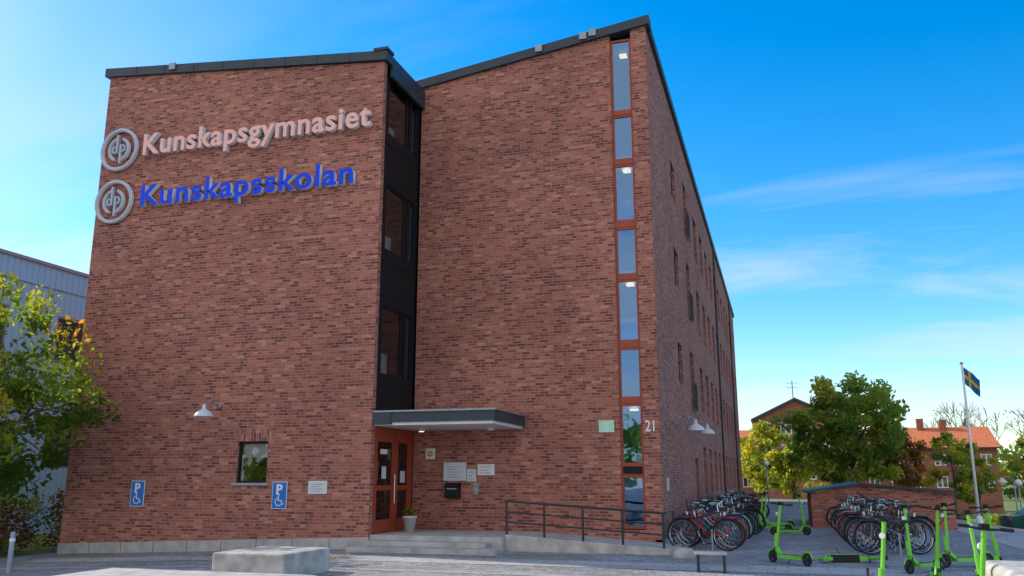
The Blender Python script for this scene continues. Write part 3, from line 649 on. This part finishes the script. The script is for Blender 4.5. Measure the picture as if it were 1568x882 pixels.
# ------------------------------------------------------------------ other buildings
e=empty("metal_clad_building");w=MB()
B0=(-27,0,0,1,1,0);hh=[]
for yy in (22.4,26.6,30.6,35,39,43,47): hh+=[(yy,yy+1.9,6.1,7.9),(yy,yy+1.9,2.0,3.8)]
wall(w,*B0,10,70,-.8,lambda u:9.75,hh,'clad',.1)
w.box(-45,-27.02,10,10.02,-.8,9.75,'clad');w.box(-45,-26.9,9.9,70,9.75,9.87,'grey');w.box(-26.99,-26.95,10,70,4.6,4.75,'clad')
w.box(-26.99,-26.96,10,70,8.9,8.94,'grey')
for h in hh: window(w,B0,*h,'grey','darkglass',.07,.07,room=.5)
w.obj("facade",e)
def house(name,x0,x1,y0,y1,zg,ze,zr,gable_front,rows,wk,rk,nw,chim=[]):
    e=empty(name);w=MB();holes=[]
    for z in rows:
        for i in range(nw):
            cx=x0+(x1-x0)*(i+.5)/nw;holes.append((cx-.65,cx+.65,z-.7,z+.7))
    xm=(x0+x1)/2;F_=(0,y0,1,0,0,-1)
    if gable_front:
        wall(w,*F_,x0,xm,zg,lambda x:ze+(x-x0)/(xm-x0)*(zr-ze),[h for h in holes if h[1]<=xm],wk)
        wall(w,*F_,xm,x1,zg,lambda x:ze+(x1-x)/(x1-xm)*(zr-ze),[h for h in holes if h[0]>=xm],wk)
        for s,xa in ((-1,x0-.4),(1,x1+.4)):
            w.hexa([(xa,y0-.4,ze-.2),(xm,y0-.4,zr),(xm,y1+.4,zr),(xa,y1+.4,ze-.2),(xa,y0-.4,ze+.1),(xm,y0-.4,zr+.28),(xm,y1+.4,zr+.28),(xa,y1+.4,ze+.1)],rk)
    else:
        wall(w,*F_,x0,x1,zg,lambda x:ze,holes,wk);ym=(y0+y1)/2
        w.add([(x0-.3,y0-.5,ze-.1),(x1+.3,y0-.5,ze-.1),(x1+.3,ym,zr),(x0-.3,ym,zr)],[(0,1,2,3)],rk)
        w.add([(x0-.3,y1+.5,ze-.1),(x1+.3,y1+.5,ze-.1),(x1+.3,ym,zr),(x0-.3,ym,zr)],[(0,1,2,3)],rk)
        w.box(x0-.3,x1+.3,y0-.6,y0-.5,ze-.28,ze-.08,'roof')
        w.add([(x0,y0,ze),(x0,y1,ze),(x0,ym,zr-.1)],[(0,1,2)],wk);w.add([(x1,y0,ze),(x1,y1,ze),(x1,ym,zr-.1)],[(0,1,2)],wk)
    w.add([(x0,y0,zg),(x0,y1,zg),(x0,y1,ze),(x0,y0,ze)],[(0,1,2,3)],wk);w.add([(x1,y0,zg),(x1,y1,zg),(x1,y1,ze),(x1,y0,ze)],[(0,1,2,3)],wk)
    w.add([(x0,y1,zg),(x1,y1,zg),(x1,y1,ze),(x0,y1,ze)],[(0,1,2,3)],wk)
    for h in holes: window(w,F_,*h,'white','glass',.12,.08,mull=[(h[0]+h[1])/2],room=.5)
    for c in chim: w.box(c[0]-.4,c[0]+.4,c[1]-.4,c[1]+.4,zr-1,zr+c[2],'farbrick')
    w.obj("walls_and_roof",e);return e
house("brick_apartment_house",-2.6,6.6,105,117,-3,8.3,10.5,True,(7.3,4.8,2.2),'farbrick','roof',4)
house("orange_roof_house",-16,25.6,120,130,-3,5.5,8.2,False,(3.9,1.2),'farbrick','tile',16,[(17.8,124.5,1.1),(20.5,124.5,.9),(6,124.5,1.)])
e=bpy.data.objects["brick_apartment_house"];w=MB();w.tube((1.9,107,10.5),(1.9,107,13),.05,'darkmetal',5)
for z in (12.2,12.7): w.tube((1.2,107,z),(2.6,107,z),.03,'darkmetal',4)
w.obj("antenna",e)
e=empty("low_brick_shed");w=MB()
w.box(.9,5.3,31.5,31.75,-.4,1.12,'brick');w.box(.9,1.15,31.76,36,-.4,1.12,'brick');w.box(5.05,5.3,31.76,36,-.4,1.12,'brick')
w.hexa([(.75,31.35,1.12),(2.5,31.35,1.40),(2.5,36.2,1.40),(.75,36.2,1.12),(.75,31.35,1.2),(2.5,31.35,1.48),(2.5,36.2,1.48),(.75,36.2,1.2)],'roof')
w.hexa([(2.5,31.35,1.40),(5.45,31.35,1.12),(5.45,36.2,1.12),(2.5,36.2,1.40),(2.5,31.35,1.48),(5.45,31.35,1.2),(5.45,36.2,1.2),(2.5,36.2,1.48)],'roof')
w.add([(.9,31.49,1.12),(5.3,31.49,1.12),(2.5,31.49,1.42)],[(0,1,2)],'brick')
w.obj("walls_and_roof",e)
# ------------------------------------------------------------------ flagpole, street lamps, car
z=gz(8.15,43);e=empty("flagpole");w=MB();w.tube((8.15,43,z),(8.15,43,6.7),.07,'white',10,.045);w.lathe((8.15,43,6.7),[(0,-.05),(.08,0),(.08,.05),(0,.1)],'yellow',10)
w.lathe((8.15,43,z),[(.14,0),(.14,.35),(.07,.4)],'white',10);w.obj("pole",e,smooth=True)
w=MB();nU,nV=14,10
def fp(u,v):
    x=8.2+u*.62*(1-.15*v);zz=6.55-v*.78-u*.5-.12*u*u;yy=43+.10*math.sin(u*9+v*2)*u
    return (x,yy,zz)
for i in range(nU):
    for j in range(nV):
        k='yellow' if (4<=i<=5 or 4<=j<=5) else 'flagblue'
        w.add([fp(i/nU,j/nV),fp((i+1)/nU,j/nV),fp((i+1)/nU,(j+1)/nV),fp(i/nU,(j+1)/nV)],[(0,1,2,3)],k)
w.obj("flag",e,smooth=True)
def streetlamp(x,y,ztop,arm=-.7):
    z=gz(x,y);e=empty("street_lamp");w=MB();w.tube((x,y,z),(x,y,ztop-.3),.05,'grey',8,.035)
    w.path([(x,y,ztop-.3),(x+arm*.15,y,ztop-.05),(x+arm*.5,y,ztop+.05),(x+arm,y,ztop-.05)],.025,'grey',6)
    w.lathe((x+arm,y,ztop-.32),[(.28,0),(.26,.08),(.12,.2),(.05,.28),(0,.3)],'offwhite',14);w.lathe((x+arm,y,ztop-.34),[(0,0),(.2,.01),(.27,.03)],'white',14);w.obj("lamp",e,smooth=True)
streetlamp(9.9,41.5,3.0,.6);streetlamp(9.6,58,2.2,.8);streetlamp(12.6,56,1.7,-.6)
for x,y in ((-.9,60),(11.9,52)):
    z=gz(x,y);w=MB();w.tube((x,y,z),(x,y,z+2.4),.04,'grey',6);w.lathe((x,y,z+2.6),[(0,-.2),(.14,-.14),(.2,0),(.14,.14),(0,.2)],'white',12);w.obj("globe_lamp",smooth=True)
def car(x,y,rot):
    z=gz(x,y);e=empty("parked_car",(x,y,z));e.rotation_euler=(0,0,math.radians(rot));w=MB()
    prof=[(-2.15,.35),(-2.2,.75),(-2.05,.95),(-1.55,1.02),(-.95,1.42),(.55,1.45),(1.15,1.0),(1.95,.85),(2.15,.6),(2.12,.35)]
    n=len(prof);vs=[(p[0],-.86 if p[1]<1.1 else -.68,p[1]) for p in prof]+[(p[0],.86 if p[1]<1.1 else .68,p[1]) for p in prof]
    w.add(vs,[tuple(range(n))[::-1],tuple(range(n,2*n))]+[(i,(i+1)%n,n+(i+1)%n,n+i) for i in range(n)],'carpaint')
    for s in (-1,1):
        f=lambda px,pz,o=.012:(px,s*(.86-(pz-1.0)*.43+o) if pz>1 else s*(.86+o),pz)
        w.add([f(-1.42,1.04),f(-.3,1.04),f(-.3,1.37),f(-.9,1.37)],[(0,1,2,3)],'carglass');w.add([f(-.22,1.04),f(.98,1.04),f(.52,1.38),f(-.22,1.38)],[(0,1,2,3)],'carglass')
        for cx in (-1.35,1.35):
            w.torus((cx,s*.78,.32),.25,.09,'tyre','y',18,6);w.tube((cx,s*.76,.32),(cx,s*.87,.32),.2,'chrome',12)
        w.box(2.08,2.16,s*.75-.12,s*.75+.12,.62,.74,'white');w.box(-2.22,-2.12,s*.7-.12,s*.7+.12,.75,.9,'redwood')
    w.add([(.60,-.62,1.42),(.60,.62,1.42),(1.13,.74,1.03),(1.13,-.74,1.03)],[(0,1,2,3)],'carglass')
    w.obj("body",e,bevel=.03)
car(12.9,50.5,3);car(21,66.2,178)
# ------------------------------------------------------------------ sky, sun, camera
EL,AZ=31,-80
SKV,SKS,CLD=1.85,1.5,(6.0,6.5,7.1,1)
wd=bpy.data.worlds.new("World");sc.world=wd;wd.use_nodes=True;nt=wd.node_tree;N=nt.nodes;L=nt.links;N.clear()
o=N.new("ShaderNodeOutputWorld");bg=N.new("ShaderNodeBackground");sk=N.new("ShaderNodeTexSky");sk.sky_type='NISHITA';sk.sun_disc=False
sk.sun_elevation=math.radians(EL);sk.sun_rotation=math.radians(AZ%360);sk.air_density=1.0;sk.dust_density=.4;sk.ozone_density=2.4
hs_=N.new("ShaderNodeHueSaturation");hs_.inputs["Saturation"].default_value=SKS;hs_.inputs["Value"].default_value=SKV;L.new(sk.outputs[0],hs_.inputs["Color"])
tc=N.new("ShaderNodeTexCoord");sp=N.new("ShaderNodeSeparateXYZ");L.new(tc.outputs["Generated"],sp.inputs[0])
zz=N.new("ShaderNodeMath");zz.operation='MAXIMUM';zz.inputs[1].default_value=0;L.new(sp.outputs[2],zz.inputs[0])
za=N.new("ShaderNodeMath");za.operation='ADD';za.inputs[1].default_value=.18;L.new(zz.outputs[0],za.inputs[0])
dv=N.new("ShaderNodeVectorMath");dv.operation='DIVIDE';L.new(tc.outputs["Generated"],dv.inputs[0])
cb=N.new("ShaderNodeCombineXYZ")
for i in range(3): L.new(za.outputs[0],cb.inputs[i])
L.new(cb.outputs[0],dv.inputs[1])
mp=N.new("ShaderNodeMapping");mp.inputs["Rotation"].default_value=(0,0,math.radians(28));mp.inputs["Scale"].default_value=(.55,1.5,1.);mp.inputs["Location"].default_value=(1.3,.4,0);L.new(dv.outputs[0],mp.inputs[0])
n1=N.new("ShaderNodeTexNoise");n1.inputs["Scale"].default_value=1.1;n1.inputs["Detail"].default_value=9;n1.inputs["Roughness"].default_value=.55;n1.inputs["Distortion"].default_value=.5;L.new(mp.outputs[0],n1.inputs[0])
cr=N.new("ShaderNodeValToRGB");cr.color_ramp.elements[0].position=.47;cr.color_ramp.elements[1].position=.70;L.new(n1.outputs[0],cr.inputs[0])
lo=N.new("ShaderNodeMapRange");lo.inputs[1].default_value=.10;lo.inputs[2].default_value=.40;lo.inputs[3].default_value=1.;lo.inputs[4].default_value=.2;L.new(sp.outputs[2],lo.inputs[0])
mu=N.new("ShaderNodeMath");mu.operation='MULTIPLY';L.new(cr.outputs[0],mu.inputs[0]);L.new(lo.outputs[0],mu.inputs[1])
ve=N.new("ShaderNodeMapRange");ve.interpolation_type='SMOOTHSTEP';ve.inputs[1].default_value=-.55;ve.inputs[2].default_value=-.9;ve.inputs[3].default_value=0;ve.inputs[4].default_value=.6;L.new(sp.outputs[0],ve.inputs[0])
vn=N.new("ShaderNodeMath");vn.operation='MULTIPLY';L.new(ve.outputs[0],vn.inputs[0])
vr=N.new("ShaderNodeMapRange");vr.inputs[1].default_value=.38;vr.inputs[2].default_value=.62;L.new(n1.outputs[0],vr.inputs[0]);L.new(vr.outputs[0],vn.inputs[1])
hz=N.new("ShaderNodeMapRange");hz.interpolation_type='SMOOTHSTEP';hz.inputs[1].default_value=0;hz.inputs[2].default_value=.18;hz.inputs[3].default_value=.25;hz.inputs[4].default_value=0;L.new(sp.outputs[2],hz.inputs[0])
m1=N.new("ShaderNodeMath");m1.operation='MAXIMUM';L.new(mu.outputs[0],m1.inputs[0]);L.new(vn.outputs[0],m1.inputs[1])
m2=N.new("ShaderNodeMath");m2.operation='MAXIMUM';L.new(m1.outputs[0],m2.inputs[0]);L.new(hz.outputs[0],m2.inputs[1])
mx=N.new("ShaderNodeMix");mx.data_type='RGBA';L.new(m2.outputs[0],mx.inputs[0]);L.new(hs_.outputs[0],mx.inputs[6]);mx.inputs[7].default_value=CLD
# unseen bright cloud bank, added behind the camera to brighten the facade
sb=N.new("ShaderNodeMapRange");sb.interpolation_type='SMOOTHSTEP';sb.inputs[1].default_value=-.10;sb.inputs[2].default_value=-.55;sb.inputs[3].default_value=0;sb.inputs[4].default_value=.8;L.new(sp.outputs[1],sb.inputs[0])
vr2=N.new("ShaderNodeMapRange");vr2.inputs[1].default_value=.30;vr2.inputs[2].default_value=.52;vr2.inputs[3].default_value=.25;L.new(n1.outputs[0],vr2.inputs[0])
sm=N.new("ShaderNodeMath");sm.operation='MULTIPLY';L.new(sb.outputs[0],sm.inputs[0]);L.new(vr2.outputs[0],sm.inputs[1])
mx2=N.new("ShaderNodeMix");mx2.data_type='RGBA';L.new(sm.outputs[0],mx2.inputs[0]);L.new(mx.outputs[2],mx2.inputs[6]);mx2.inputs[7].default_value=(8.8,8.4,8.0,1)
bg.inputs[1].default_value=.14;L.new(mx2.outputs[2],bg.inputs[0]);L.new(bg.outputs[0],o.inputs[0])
s=bpy.data.lights.new("sun","SUN");s.energy=5.0;s.angle=math.radians(.5);s.color=(1,.93,.82);so=bpy.data.objects.new("sun",s);C.objects.link(so)
el,az=math.radians(EL),math.radians(AZ);so.rotation_euler=Vector((math.cos(el)*math.sin(az),math.cos(el)*math.cos(az),math.sin(el))).to_track_quat('Z','Y').to_euler()
cam=bpy.data.cameras.new("camera");cam.sensor_width=36;cam.lens=1310/1568*36;cam.clip_end=2000
co=bpy.data.objects.new("camera",cam);C.objects.link(co);co.location=(0,0,1.6);co.rotation_euler=(math.radians(90+12.57),0,math.radians(17.1));sc.camera=co
